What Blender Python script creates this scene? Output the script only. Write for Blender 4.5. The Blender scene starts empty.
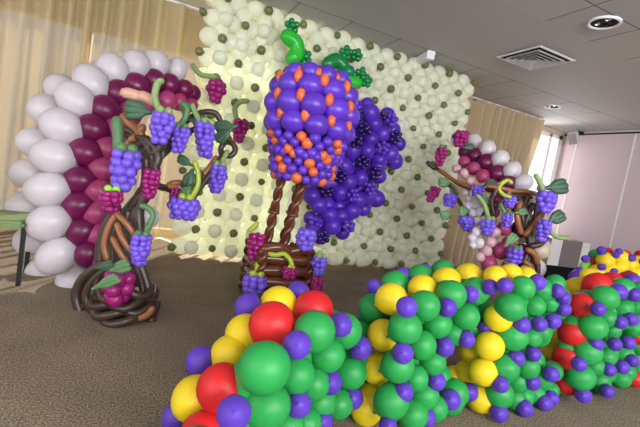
import bpy, bmesh, math, random
from math import sin, cos, pi, radians, sqrt, atan2
from mathutils import Vector as V, Matrix, Quaternion

rnd = random.Random(7)
S = bpy.context.scene
COL = S.collection

# ------------------------------------------------------------------ camera
F_PX, CAM_H = 400.0, 1.05
YAW, PITCH, ROLL = radians(24.5), radians(4.8), radians(9.66)
fw = V((sin(YAW)*cos(PITCH), cos(YAW)*cos(PITCH), -sin(PITCH)))
r0 = V((cos(YAW), -sin(YAW), 0)); u0 = r0.cross(fw)
RT = r0*cos(ROLL) + u0*sin(ROLL)
UP = u0*cos(ROLL) - r0*sin(ROLL)
CAM = V((0, 0, CAM_H))
cd = bpy.data.cameras.new('camera'); cd.lens = 36*F_PX/640; cd.sensor_width = 36; cd.clip_start = 0.05
cam = bpy.data.objects.new('camera', cd); COL.objects.link(cam)
cam.matrix_world = Matrix(((RT.x, UP.x, -fw.x, 0), (RT.y, UP.y, -fw.y, 0), (RT.z, UP.z, -fw.z, CAM_H), (0, 0, 0, 1)))
S.camera = cam

# ------------------------------------------------------------------ world, sun, fill, exposure
S.view_settings.view_transform = 'Standard'; S.view_settings.look = 'None'
S.view_settings.gamma = 1; S.view_settings.use_curve_mapping = False
S.view_settings.exposure = 0.87
w = bpy.data.worlds.new('daylight'); S.world = w; w.use_nodes = True
bg = w.node_tree.nodes['Background']; bg.inputs[0].default_value = (0.93, 0.95, 1.0, 1); bg.inputs[1].default_value = 0.65
sd = bpy.data.lights.new('sun', 'SUN'); sd.energy = 26.0; sd.angle = radians(1.0); sd.color = (1, .93, .8)
so = bpy.data.objects.new('sun', sd); COL.objects.link(so)
sun_dir = V((-.51*.91, -.86*.91, -.41))
so.rotation_euler = sun_dir.to_track_quat('-Z', 'Y').to_euler()

def area(name, loc, target, sx, sy, power, color):
    ld = bpy.data.lights.new(name, 'AREA'); ld.shape = 'RECTANGLE'; ld.size = sx; ld.size_y = sy; ld.energy = power; ld.color = color
    o = bpy.data.objects.new(name, ld); COL.objects.link(o); o.location = loc
    o.rotation_euler = (V(target)-V(loc)).to_track_quat('-Z', 'Y').to_euler()
    return o
# added area lamps, soft fill from behind and left of the camera
area('rear_fill', (1.5, -3.4, 2.0), (2.4, 4, 1.3), 5.0, 1.4, 200, (.97, .98, 1))
area('left_fill', (-3.9, -.6, 1.9), (1.6, 4.4, 1.2), 3.4, 1.5, 45, (.97, .98, 1))  # added side fill, no window modelled here
# daylight falling in through the window in the right corner
area('corner_window_daylight', (6.95, 5.3, 1.7), (3.4, 4.5, 1.2), .6, 1.6, 15, (.95, .97, 1))

# ------------------------------------------------------------------ helpers
def px(x, y, d):
    return CAM + (fw + RT*((x-320)/F_PX) - UP*((y-213.5)/F_PX))*d
def ray(x, y): return fw + RT*((x-320)/F_PX) - UP*((y-213.5)/F_PX)
def on_plane(x, y, P, n):
    r = ray(x, y); t = (P-CAM).dot(n)/r.dot(n)
    return CAM + r*t, t
def proj(p):
    d = V(p)-CAM; z = d.dot(fw)
    return 320+F_PX*d.dot(RT)/z, 213.5-F_PX*d.dot(UP)/z, z
def lin(r, g, b):
    f = lambda c: (c/255/12.92) if c/255 <= .04045 else ((c/255+.055)/1.055)**2.4
    return (f(r), f(g), f(b), 1)

def mat(name, rgb, rough=.5, spec=.5, trans=0.0, clear=0.0, metal=0.0, vary=0.0, bump=None):
    m = bpy.data.materials.new(name); m.use_nodes = True
    nt = m.node_tree; b = nt.nodes['Principled BSDF']; out = nt.nodes['Material Output']
    c = lin(*rgb)
    b.inputs['Base Color'].default_value = c; b.inputs['Roughness'].default_value = rough
    b.inputs['Specular IOR Level'].default_value = spec; b.inputs['Metallic'].default_value = metal
    src = None
    if vary:
        tc = nt.nodes.new('ShaderNodeTexCoord'); nz = nt.nodes.new('ShaderNodeTexNoise')
        nz.inputs['Scale'].default_value = 3.0
        oi = nt.nodes.new('ShaderNodeObjectInfo'); ad = nt.nodes.new('ShaderNodeMath'); ad.operation = 'MULTIPLY_ADD'
        ad.inputs[1].default_value = vary; ad.inputs[2].default_value = 1-vary/2
        nt.links.new(oi.outputs['Random'], ad.inputs[0])
        hs = nt.nodes.new('ShaderNodeHueSaturation'); hs.inputs['Color'].default_value = c
        nt.links.new(ad.outputs[0], hs.inputs['Value']); nt.links.new(hs.outputs[0], b.inputs['Base Color']); src = hs.outputs[0]
    if bump:
        tc = nt.nodes.new('ShaderNodeTexCoord'); nz = nt.nodes.new('ShaderNodeTexNoise'); nz.inputs['Scale'].default_value = bump[0]
        nt.links.new(tc.outputs['Object'], nz.inputs['Vector'])
        bp = nt.nodes.new('ShaderNodeBump'); bp.inputs['Strength'].default_value = bump[1]; bp.inputs['Distance'].default_value = .004
        nt.links.new(nz.outputs['Fac'], bp.inputs['Height']); nt.links.new(bp.outputs[0], b.inputs['Normal'])
    if trans:
        t = nt.nodes.new('ShaderNodeBsdfTranslucent'); t.inputs[0].default_value = c
        mx = nt.nodes.new('ShaderNodeMixShader'); mx.inputs[0].default_value = trans
        if src: nt.links.new(src, t.inputs[0])
        nt.links.new(b.outputs[0], mx.inputs[1]); nt.links.new(t.outputs[0], mx.inputs[2]); nt.links.new(mx.outputs[0], out.inputs['Surface'])
    return m

M = dict(
    wall_white=mat('pale_green_white_latex', (250, 252, 235), .4, .4, .45, vary=.05),
    olive=mat('olive_latex', (108, 116, 66), .35, .5, .08, vary=.15),
    white=mat('pearl_white_latex', (220, 212, 218), .3, .5, .18, vary=.05),
    magenta=mat('burgundy_latex', (114, 20, 76), .3, .5, .15, vary=.15),
    rose=mat('rose_latex', (176, 66, 114), .35, .5, .2, vary=.1),
    pale_pink=mat('pale_pink_latex', (222, 178, 186), .35, .5, .2, vary=.08),
    peach=mat('peach_latex', (230, 180, 155), .35, .5, .2),
    cream=mat('cream_latex', (215, 195, 170), .35, .5, .2),
    grape=mat('violet_latex', (122, 92, 222), .35, .5, .1, vary=.2),
    grape_magenta=mat('wine_magenta_latex', (158, 30, 112), .35, .5, .1, vary=.2),
    purple=mat('purple_latex', (98, 56, 196), .33, .5, .08, vary=.22),
    deep=mat('deep_purple_latex', (88, 46, 186), .36, .5, .08, vary=.3),
    dark=mat('dark_violet_latex', (42, 16, 96), .2, .6, 0, vary=.2),
    orange=mat('orange_latex', (232, 112, 66), .35, .5, .1, vary=.1),
    green=mat('green_latex', (42, 158, 76), .45, .4, .1, vary=.12),
    leafgreen=mat('emerald_latex', (12, 128, 62), .22, .6, .05, vary=.2),
    brightgreen=mat('bright_green_latex', (40, 190, 50), .3, .5, .1),
    teal=mat('teal_latex', (20, 124, 104), .3, .5, .05),
    yellow=mat('yellow_latex', (238, 208, 34), .45, .4, .12, vary=.08),
    red=mat('red_latex', (214, 36, 40), .45, .4, .1, vary=.06),
    bpurple=mat('blue_purple_latex', (94, 60, 182), .48, .4, .08, vary=.25),
    lime=mat('lime_latex', (150, 230, 60), .35, .5, .1),
    limestem=mat('lime_stem_latex', (165, 185, 55), .35, .5, .05),
    sage=mat('sage_leaf_latex', (88, 128, 82), .42, .4, .05, vary=.2),
    moss=mat('dark_leaf_latex', (62, 96, 72), .42, .4, .05, vary=.2),
    palestem=mat('pale_stem_latex', (140, 165, 105), .42, .4, .08),
    vine=mat('dark_brown_latex', (62, 46, 36), .38, .5, 0, vary=.25),
    vinelight=mat('tan_brown_latex', (146, 92, 56), .38, .5, 0, vary=.15),
    choc=mat('chocolate_latex', (98, 52, 32), .25, .6, 0, vary=.2),
    black=mat('black_metal', (24, 24, 26), .4, .5),
    seat=mat('green_vinyl', (120, 140, 92), .5, .4),
    whitepaint=mat('white_paint', (232, 230, 232), .4, .4),
    chrome=mat('bright_metal', (205, 205, 208), .15, .5, metal=1.0),
    alu=mat('matt_aluminium', (205, 205, 205), .3, .6),
    darkgap=mat('dark_recess', (28, 28, 28), .7, .2),
    greypanel=mat('grey_panel', (128, 118, 116), .5, .4),
    blackcloth=mat('black_cloth', (18, 18, 20), .85, .2),
    speaker=mat('white_plastic', (222, 218, 220), .45, .4),
    greyplastic=mat('grey_plastic', (140, 138, 140), .5, .4),
)

MESH = {}
def ball_mesh(m, seg=24, ring=16, knot=False):
    key = ('ball', m, seg, knot)
    if key in MESH: return MESH[key]
    bm = bmesh.new()
    bmesh.ops.create_uvsphere(bm, u_segments=seg, v_segments=ring, radius=.5)
    if knot:                                    # a slightly pear-shaped balloon with its tied neck along +Z
        for v in bm.verts:
            z = v.co.z*2
            if z > .3:
                k = (z-.3)/.7; v.co.x *= 1-.16*k; v.co.y *= 1-.16*k; v.co.z += .05*k*k
        top = .5+.05
        pr = [(.035, top-.015), (.028, top+.02), (.05, top+.045), (.035, top+.06), (.055, top+.085), (0.0, top+.07)]
        prev = None
        for r, z in pr:
            cur = [bm.verts.new((r*cos(2*pi*i/8), r*sin(2*pi*i/8), z)) for i in range(8)] if r > 0 else [bm.verts.new((0, 0, z))]*8
            if prev:
                for i in range(8):
                    q = [prev[i], prev[(i+1) % 8]] + ([cur[(i+1) % 8], cur[i]] if r > 0 else [cur[0]])
                    bm.faces.new(q)
            prev = cur
    for f in bm.faces: f.smooth = True
    me = bpy.data.meshes.new('%s_balloon' % m); bm.to_mesh(me); bm.free()
    me.materials.append(M[m]); MESH[key] = me
    return me

def mesh_obj(name, bm, m, parent=None, smooth=True):
    for f in bm.faces: f.smooth = smooth
    me = bpy.data.meshes.new(name); bm.to_mesh(me); bm.free()
    me.materials.append(M[m] if isinstance(m, str) else m)
    o = bpy.data.objects.new(name, me); COL.objects.link(o)
    if parent: o.parent = parent; o.location = -parent.location-(parent.parent.location if parent.parent else V((0, 0, 0)))
    return o

def thing(name, label, cat, loc=(0, 0, 0), group=None):
    o = bpy.data.objects.new(name, None); COL.objects.link(o)
    o.location = loc; o.empty_display_size = .1
    o['label'] = label; o['category'] = cat
    if group: o['group'] = group
    return o
def tag(o, label, cat, group=None):
    o['label'] = label; o['category'] = cat
    if group: o['group'] = group
    return o
def structure(o): o['kind'] = 'structure'; return o

def ball(root, name, m, p, dims, axis=None, knot=False, seg=24, sub=None):
    """one balloon: a part of ROOT (or a sub-part of SUB), centre p in the world, dims (width, depth, length along axis)"""
    if not hasattr(dims, '__len__'): dims = (dims, dims, dims)
    o = bpy.data.objects.new(name, ball_mesh(m, seg, 16 if seg > 16 else 10, knot)); COL.objects.link(o)
    par = sub or root; o.parent = par
    base = root.location + (sub.location if sub else V((0, 0, 0)))
    o.location = V(p)-base; o.scale = dims
    if axis is not None:
        o.rotation_mode = 'QUATERNION'; o.rotation_quaternion = V(axis).to_track_quat('Z', 'Y')
    return o

def smooth_path(pts, n=6):
    pts = [V(p) for p in pts]
    if len(pts) < 3: return [pts[0].lerp(pts[1], i/n) for i in range(n+1)]
    out = []
    for i in range(len(pts)-1):
        p0, p1, p2, p3 = pts[max(i-1, 0)], pts[i], pts[i+1], pts[min(i+2, len(pts)-1)]
        for k in range(n):
            t = k/n
            out.append(.5*((2*p1)+(p2-p0)*t+(2*p0-5*p1+4*p2-p3)*t*t+(3*p1-p0-3*p2+p3)*t**3))
    out.append(pts[-1]); return out

def add_tube(bm, pts, r, seg=10, n=6, flat=None):
    """round-ended long balloon along pts; r a number or a list of radii at the given points; flat=(normal, factor) squashes it"""
    rs = r if hasattr(r, '__len__') else [r]*len(pts)
    P = smooth_path(pts, n); k = len(P)
    R = []
    for i in range(k):
        t = i/(k-1)*(len(rs)-1); a = min(int(t), len(rs)-2); R.append(rs[a]*(1-(t-a))+rs[a+1]*(t-a))
    rings = []
    T = [(P[min(i+1, k-1)]-P[max(i-1, 0)]).normalized() for i in range(k)]
    up = V((0, 0, 1)) if abs(T[0].z) < .9 else V((1, 0, 0))
    nrm = (up-T[0]*up.dot(T[0])).normalized()
    seq = [(P[0]-T[0]*R[0]*s, R[0]*c, T[0]) for s, c in ((.95, .3), (.7, .72))] + [(P[i], R[i], T[i]) for i in range(k)] + \
          [(P[-1]+T[-1]*R[-1]*s, R[-1]*c, T[-1]) for s, c in ((.7, .72), (.95, .3))]
    for p, rr, t in seq:
        nrm = (nrm-t*nrm.dot(t)).normalized(); b = t.cross(nrm)
        ring = []
        for j in range(seg):
            a = 2*pi*j/seg; off = nrm*cos(a)*rr + b*sin(a)*rr
            if flat: off -= flat[0]*off.dot(flat[0])*(1-flat[1])
            ring.append(bm.verts.new(p+off))
        rings.append(ring)
    for A, B in zip(rings, rings[1:]):
        for j in range(seg): bm.faces.new((A[j], A[(j+1) % seg], B[(j+1) % seg], B[j]))
    bm.faces.new(rings[0][::-1]); bm.faces.new(rings[-1])

def tube(root, name, m, pts, r, **k):
    bm = bmesh.new(); add_tube(bm, pts, r, **k)
    return mesh_obj(name, bm, m, root)

def add_box(bm, lo, hi, mtx=None):
    vs = [V((x, y, z)) for x in (lo[0], hi[0]) for y in (lo[1], hi[1]) for z in (lo[2], hi[2])]
    if mtx is not None: vs = [mtx @ v for v in vs]
    b = [bm.verts.new(v) for v in vs]
    for f in ((0, 1, 3, 2), (4, 6, 7, 5), (0, 4, 5, 1), (2, 3, 7, 6), (0, 2, 6, 4), (1, 5, 7, 3)):
        bm.faces.new([b[i] for i in f])
def box(name, lo, hi, m, parent=None, mtx=None, bevel=0):
    bm = bmesh.new(); add_box(bm, lo, hi, mtx); bmesh.ops.recalc_face_normals(bm, faces=bm.faces)
    if bevel: bmesh.ops.bevel(bm, geom=bm.edges[:], offset=bevel, segments=2, affect='EDGES')
    return mesh_obj(name, bm, m, parent, smooth=False)

# ------------------------------------------------------------------ the room
X0, X1, Y0, YB, ZC = -4.2, 7.42, -4.2, 5.45, 2.75
def carpet():
    m = bpy.data.materials.new('speckled_brown_carpet'); m.use_nodes = True; nt = m.node_tree; b = nt.nodes['Principled BSDF']
    tc = nt.nodes.new('ShaderNodeTexCoord')
    n1 = nt.nodes.new('ShaderNodeTexNoise'); n1.inputs['Scale'].default_value = 120; n1.inputs['Detail'].default_value = 3
    n2 = nt.nodes.new('ShaderNodeTexNoise'); n2.inputs['Scale'].default_value = 3.2; n2.inputs['Detail'].default_value = 4
    r1 = nt.nodes.new('ShaderNodeValToRGB'); r1.color_ramp.elements[0].position = .36; r1.color_ramp.elements[1].position = .68
    r1.color_ramp.elements[0].color = lin(100, 87, 73); r1.color_ramp.elements[1].color = lin(176, 159, 138)
    mx = nt.nodes.new('ShaderNodeMixRGB'); mx.blend_type = 'MULTIPLY'; mx.inputs[0].default_value = .5
    r2 = nt.nodes.new('ShaderNodeValToRGB'); r2.color_ramp.elements[0].position = .35; r2.color_ramp.elements[1].position = .65
    r2.color_ramp.elements[0].color = (.62, .62, .62, 1)
    for n in (n1, n2): nt.links.new(tc.outputs['Object'], n.inputs['Vector'])
    nt.links.new(n1.outputs['Fac'], r1.inputs[0]); nt.links.new(n2.outputs['Fac'], r2.inputs[0])
    nt.links.new(r1.outputs[0], mx.inputs[1]); nt.links.new(r2.outputs[0], mx.inputs[2]); nt.links.new(mx.outputs[0], b.inputs['Base Color'])
    b.inputs['Roughness'].default_value = .95; b.inputs['Specular IOR Level'].default_value = .1
    bp = nt.nodes.new('ShaderNodeBump'); bp.inputs['Strength'].default_value = .6; bp.inputs['Distance'].default_value = .006
    nt.links.new(n1.outputs['Fac'], bp.inputs['Height']); nt.links.new(bp.outputs[0], b.inputs['Normal'])
    return m
def tiles():
    m = bpy.data.materials.new('ceiling_tiles'); m.use_nodes = True; nt = m.node_tree; b = nt.nodes['Principled BSDF']
    tc = nt.nodes.new('ShaderNodeTexCoord'); mp = nt.nodes.new('ShaderNodeMapping'); mp.inputs['Location'].default_value = (-1.84, -.44, 0)
    br = nt.nodes.new('ShaderNodeTexBrick'); br.offset = 0; br.squash = 1
    br.inputs['Scale'].default_value = 1; br.inputs['Brick Width'].default_value = .613; br.inputs['Row Height'].default_value = .6
    br.inputs['Mortar Size'].default_value = .006; br.inputs['Mortar Smooth'].default_value = .1
    br.inputs['Color1'].default_value = lin(186, 184, 182); br.inputs['Color2'].default_value = lin(179, 177, 175); br.inputs['Mortar'].default_value = lin(96, 92, 90)
    nt.links.new(tc.outputs['Object'], mp.inputs[0]); nt.links.new(mp.outputs[0], br.inputs['Vector']); nt.links.new(br.outputs['Color'], b.inputs['Base Color'])
    b.inputs['Roughness'].default_value = .8
    return m
M['carpet'] = carpet(); M['tiles'] = tiles()
M['plaster'] = mat('ceiling_plaster', (184, 182, 181), .75, .3)
M['rearwall'] = mat('beige_wall_paint', (205, 192, 172), .8, .2)
M['lilac'] = mat('lilac_wall_panel', (203, 186, 196), .55, .3)

structure(box('floor', (X0, Y0, -.1), (X1, YB+.1, 0), 'carpet'))
structure(box('ceiling', (X0, Y0, ZC+.012), (X1, YB+.1, ZC+.1), 'tiles'))
structure(box('ceiling_band', (X0, 2.67, ZC+.0114), (X1, 4.01, ZC+.013), 'plaster'))
# window wall: piers, lintel and parapet round the openings behind the curtains
def wall_back():
    bm = bmesh.new(); y0, y1 = YB, YB+.1
    add_box(bm, (X0, y0, 2.28), (.8, y1, ZC+.05)); add_box(bm, (.8, y0, 2.68), (2.2, y1, ZC+.05)); add_box(bm, (2.2, y0, 2.28), (6.3, y1, ZC+.05))   # lintels; unseen middle one raised to let more sun onto the balloon wall
    add_box(bm, (X0, y0, 0), (6.3, y1, .08))
    add_box(bm, (2.75, y0, .08), (6.3, y1, 2.28))            # pier behind the right-hand curtain
    for x in (-2.3, -.75, 1.05): add_box(bm, (x-.05, y0, .08), (x+.05, y1, 2.28))
    add_box(bm, (6.3, y0, 0), (7.34, y1, .72)); add_box(bm, (6.3, y0, 2.66), (7.34, y1, ZC+.05)); add_box(bm, (7.34, y0, 0), (X1, y1, ZC+.05))
    bmesh.ops.recalc_face_normals(bm, faces=bm.faces)
    return mesh_obj('wall_back', bm, 'rearwall', None, False)
structure(wall_back())
structure(box('wall_right', (X1, Y0, 0), (X1+.1, YB+.1, ZC+.05), 'lilac'))
# white joint strips on the right wall and the dark strip under the ceiling
structure(box('trim_1', (X1-.012, 4.17, 0), (X1, 4.195, ZC-.06), 'whitepaint'))
structure(box('trim_2', (X1-.012, 5.16, 0), (X1, 5.185, ZC-.06), 'whitepaint'))
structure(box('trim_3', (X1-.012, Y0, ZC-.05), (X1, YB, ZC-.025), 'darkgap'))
structure(box('baseboard_right', (X1-.015, Y0, 0), (X1, YB, .08), 'greypanel'))
# corner window
wf = thing('window_1', 'bright window between curtain and lilac wall', 'window', (6.8, YB, .7)); del wf['category']; structure(wf)
bm = bmesh.new()
for a, b_ in (((6.3, .72), (6.36, 2.66)), ((7.24, .72), (7.34, 2.66)), ((6.98, .72), (7.03, 2.66)), ((6.3, .72), (7.34, .77)), ((6.3, 2.6), (7.34, 2.66))):
    add_box(bm, (a[0], YB-.03, a[1]), (b_[0], YB+.05, b_[1]))
bmesh.ops.recalc_face_normals(bm, faces=bm.faces); mesh_obj('window_frame', bm, 'whitepaint', wf, False)
gm = bpy.data.materials.new('window_glass'); gm.use_nodes = True; nt = gm.node_tree
gb = nt.nodes.new('ShaderNodeBsdfGlossy'); gb.inputs['Roughness'].default_value = .02; tb = nt.nodes.new('ShaderNodeBsdfTransparent'); mxn = nt.nodes.new('ShaderNodeMixShader'); mxn.inputs[0].default_value = .94
nt.links.new(gb.outputs[0], mxn.inputs[1]); nt.links.new(tb.outputs[0], mxn.inputs[2]); nt.links.new(mxn.outputs[0], nt.nodes['Material Output'].inputs['Surface'])
M['glass'] = gm
box('window_pane', (6.34, YB+.01, .75), (7.3, YB+.016, 2.62), 'glass', wf)
box('window_sill', (6.3, YB-.1, .69), (7.36, YB+.02, .72), 'whitepaint', wf)

# curtains
def curtain_mat(name, rgb, clear, tl):
    m = bpy.data.materials.new(name); m.use_nodes = True; nt = m.node_tree; b = nt.nodes['Principled BSDF']
    c = lin(*rgb); b.inputs['Base Color'].default_value = c; b.inputs['Roughness'].default_value = .8; b.inputs['Specular IOR Level'].default_value = .15
    t = nt.nodes.new('ShaderNodeBsdfTranslucent'); t.inputs[0].default_value = c
    x = nt.nodes.new('ShaderNodeMixShader'); x.inputs[0].default_value = tl
    tr = nt.nodes.new('ShaderNodeBsdfTransparent'); x2 = nt.nodes.new('ShaderNodeMixShader'); x2.inputs[0].default_value = clear
    wv = nt.nodes.new('ShaderNodeTexNoise'); wv.inputs['Scale'].default_value = 240
    bp = nt.nodes.new('ShaderNodeBump'); bp.inputs['Strength'].default_value = .15; nt.links.new(wv.outputs['Fac'], bp.inputs['Height']); nt.links.new(bp.outputs[0], b.inputs['Normal'])
    nt.links.new(b.outputs[0], x.inputs[1]); nt.links.new(t.outputs[0], x.inputs[2]); nt.links.new(x.outputs[0], x2.inputs[1]); nt.links.new(tr.outputs[0], x2.inputs[2])
    nt.links.new(x2.outputs[0], nt.nodes['Material Output'].inputs['Surface'])
    return m
M['sheer'] = curtain_mat('beige_sheer_curtain', (182, 165, 130), .12, .02)
M['drape'] = curtain_mat('sand_curtain', (190, 170, 138), .02, .05)
M['thin'] = curtain_mat('sun_filter_net', (225, 220, 200), .34, .35)
def curtain(name, label, x0, x1, y, m, seed, amp=.1, pull=0.0):
    r = random.Random(seed); bm = bmesh.new(); cols = []
    n = int((x1-x0)/.022); ph = 0; prof = []
    for i in range(n+1):
        ph += .022*2*pi/(.21+.08*sin(i*.05+seed)+.05*r.random()); prof.append((x0+(x1-x0)*i/n, amp*sin(ph+.5*sin(ph))+amp*.3*sin(ph*.43+1)))
    for x, d in prof:
        cols.append([bm.verts.new((x-pull*((x-x0)/(x1-x0))**3*(1-k/8)**1.3, y+d*(1.1-.35*k/8), .012+(ZC-.02)*k/8)) for k in range(9)])
    for A, B in zip(cols, cols[1:]):
        for k in range(8): bm.faces.new((A[k], B[k], B[k+1], A[k+1]))
    root = thing(name, label, 'curtain', ((x0+x1)/2, y, 0))
    mesh_obj('drape', bm, m, root)
    box('curtain_rail', (x0, y-.02, ZC-.006), (x1, y+.02, ZC+.012), 'whitepaint', root)
curtain('curtain', 'sunlit beige sheer curtain behind the left balloon arch and balloon wall', -4.1, .82, 5.12, 'sheer', 3)
curtain('curtain', 'unseen thin net added behind the left half of the balloon wall to filter sun onto it', .82, 2.05, 5.14, 'thin', 9)  # hidden sheer piece added so filtered sun makes the balloons glow
curtain('curtain', 'beige curtain bunched behind the middle of the balloon wall', 2.05, 2.9, 5.12, 'sheer', 4)
curtain('curtain', 'sand coloured curtain between the balloon wall and the corner window', 2.95, 6.3, 5.12, 'drape', 5, pull=.55)

# ceiling fittings
def downlight(cx, cy, rad, label):
    t = thing('downlight', label, 'ceiling light', (cx, cy, ZC), 'recessed ceiling downlights')
    z = ZC if 2.67 < cy < 4.01 else ZC+.012
    def ringm(prof, name, m):
        bm = bmesh.new(); prev = None
        for r, dz in prof:
            cur = [bm.verts.new((cx+r*cos(2*pi*i/32), cy+r*sin(2*pi*i/32), z+dz)) for i in range(32)]
            if prev:
                for i in range(32): bm.faces.new((prev[i], prev[(i+1) % 32], cur[(i+1) % 32], cur[i]))
            prev = cur
        return mesh_obj(name, bm, m, t)
    ringm([(rad, 0), (rad, -.012), (rad*.97, -.018), (rad*.82, -.014), (rad*.8, -.002)], 'trim_ring', 'whitepaint')
    ringm([(rad*.81, -.008), (rad*.6, -.001), (rad*.36, -.0005), (rad*.01, -.0004)], 'reflector', 'darkgap')
    for k in range(5):
        a = 2*pi*k/5+.4; bm = bmesh.new()
        bmesh.ops.create_uvsphere(bm, u_segments=10, v_segments=6, radius=rad*.2)
        bmesh.ops.transform(bm, matrix=Matrix.Translation((cx+rad*.45*cos(a), cy+rad*.45*sin(a), z-.004)) @ Matrix.Diagonal((1, 1, .25, 1)), verts=bm.verts)
        mesh_obj('lamp_facet', bm, 'chrome' if k % 2 else 'darkgap', t)
downlight(3.38, 2.35, .125, 'chrome downlight in the tile at the top right corner of the picture')
downlight(5.6, 4.42, .115, 'small round downlight near the right curtain and the bright window')
# square diffuser
VC = (3.75, 3.3)
vt = thing('air_vent', 'square metal ceiling air diffuser with nested louvres in the smooth ceiling band', 'vent', (VC[0], VC[1], ZC))
def frame_ring(h0, h1, z0, z1, name, m):
    bm = bmesh.new(); A = []
    for h, z in ((h0, z0), (h1, z1), (h1, z1+.004), (h0, z0+.004)):
        A.append([bm.verts.new((VC[0]+sx*h, VC[1]+sy*h, ZC+z)) for sx, sy in ((-1, -1), (1, -1), (1, 1), (-1, 1))])
    for i in range(4):
        a, b_ = A[i], A[(i+1) % 4]
        for j in range(4): bm.faces.new((a[j], a[(j+1) % 4], b_[(j+1) % 4], b_[j]))
    bmesh.ops.recalc_face_normals(bm, faces=bm.faces)
    mesh_obj(name, bm, m, vt, False)
box('backing', (VC[0]-.255, VC[1]-.255, ZC+.002), (VC[0]+.255, VC[1]+.255, ZC+.008), 'darkgap', vt)
frame_ring(.28, .262, -.002, -.01, 'frame', 'whitepaint')
for h in (.222, .17, .118, .066): frame_ring(h, h-.026, -.03, .0, 'louvre', 'alu')
box('centre_plate', (VC[0]-.025, VC[1]-.025, ZC-.03), (VC[0]+.025, VC[1]+.025, ZC-.024), 'alu', vt)
# batten on the ceiling above the wall of balloons
bt = thing('ceiling_batten', 'white batten light on the ceiling over the balloon wall', 'ceiling light', (2.95, 4.3, ZC))
mt = Matrix.Translation((2.95, 4.3, 0)) @ Matrix.Rotation(radians(-11), 4, 'Z')
box('batten_body', (-.045, -.28, ZC-.09), (.045, .28, ZC+.002), 'whitepaint', bt, mt, .008)
box('end_cap', (-.05, -.3, ZC-.096), (.05, -.278, ZC+.002), 'whitepaint', bt, mt, .004)
# wall speaker
pS = on_plane(573.5, 138, V((7.16, 0, 0)), V((1, 0, 0)))[0]
ws = thing('wall_speaker', 'small white loudspeaker tilted on a bracket high on the lilac wall', 'speaker', pS)
mt = Matrix.Translation(pS) @ Matrix.Rotation(radians(25), 4, 'Z') @ Matrix.Rotation(radians(-24), 4, 'Y') @ Matrix.Rotation(radians(-14), 4, 'X')
box('cabinet', (-.08, -.075, -.11), (.08, .075, .11), 'speaker', ws, mt, .012)
box('grille', (-.088, -.066, -.1), (-.08, .066, .1), 'greyplastic', ws, mt)
tube(ws, 'bracket', 'black', [pS+V((.05, .03, .05)), pS+V((.12, .04, .14)), V((X1-.01, pS.y+.05, pS.z+.16))], .014)
box('wall_plate', (X1-.02, pS.y, pS.z+.1), (X1-.001, pS.y+.1, pS.z+.22), 'black', ws)

# low cabinet on a black base before the lilac wall
c0 = px(541, 236, 6.35); c1 = px(591, 243, 6.75)
dv = V((c1.x-c0.x, c1.y-c0.y, 0)); W = dv.length; ang = atan2(dv.y, dv.x); zt = (c0.z+c1.z)/2
cb = thing('low_cabinet', 'low grey and white panelled cabinet on a black base by the corner window', 'cabinet', (c0.x, c0.y, 0))
mt = Matrix.Translation((c0.x, c0.y, 0)) @ Matrix.Rotation(ang, 4, 'Z')
box('body', (0, .02, .30), (W, .42, zt), 'greypanel', cb, mt, .006)
for a, b_, m in ((.0, .22, 'greypanel'), (.22, .44, 'whitepaint'), (.44, .84, 'greypanel'), (.84, 1, 'whitepaint')):
    box('front_panel', (W*a+.004, 0, .31), (W*b_-.004, .02, zt-.005), m, cb, mt)
box('plinth', (-.02, .03, 0), (W*1.02, .4, .30), 'blackcloth', cb, mt)

# chair at the left edge
ch = thing('chair', 'green seated chair with black legs at the left edge behind the white balloons', 'chair', (-.86, 3.34, 0))
box('seat', (-1.1, 3.12, .40), (-.66, 3.56, .45), 'seat', ch, None, .015)
for x, y in ((-.67, 3.2), (-1.06, 3.16), (-.7, 3.53), (-1.06, 3.53)):
    bm = bmesh.new(); add_box(bm, (-.013, -.013, 0), (.013, .013, .41), Matrix.Translation((x, y, 0))); mesh_obj('leg', bm, 'black', ch, False)
box('backrest', (-1.13, 3.12, .55), (-1.09, 3.56, .86), 'seat', ch, None, .012)
for y in (3.2, 3.5): box('back_post', (-1.115, y-.012, .40), (-1.095, y+.012, .6), 'black', ch)

# ------------------------------------------------------------------ the wall of balloons
def joined(root, name, m, items, seg=16):
    src = ball_mesh(m, seg); vs = [v.co.copy() for v in src.vertices]; fs = [tuple(f.vertices) for f in src.polygons]
    verts, faces = [], []
    for p, d, ax in items:
        q = V(ax).to_track_quat('Z', 'Y') if ax is not None else Quaternion()
        o = len(verts); p = V(p)
        verts += [p + q @ V((v.x*d[0], v.y*d[1], v.z*d[2])) for v in vs]
        faces += [tuple(i+o for i in f) for f in fs]
    me = bpy.data.meshes.new(name); me.from_pydata(verts, [], faces); me.shade_smooth(); me.materials.append(M[m])
    o = bpy.data.objects.new(name, me); COL.objects.link(o); o.parent = root; o.location = -root.location; o['kind'] = 'stuff'
    return o
BW = V((2.1, 4.37, 0))
bw = thing('balloon_wall', 'wall of pale cream balloons dotted with small olive balloons', 'balloon wall', BW)
SX, SZ, NX, NZ = .205, .1955, 18, 14
def node(j, k): return V((.36+SX*j, 4.37+.012*sin(j*1.3+k), .125+SZ*k))
whites, smalls, olives = [], [], []
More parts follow.
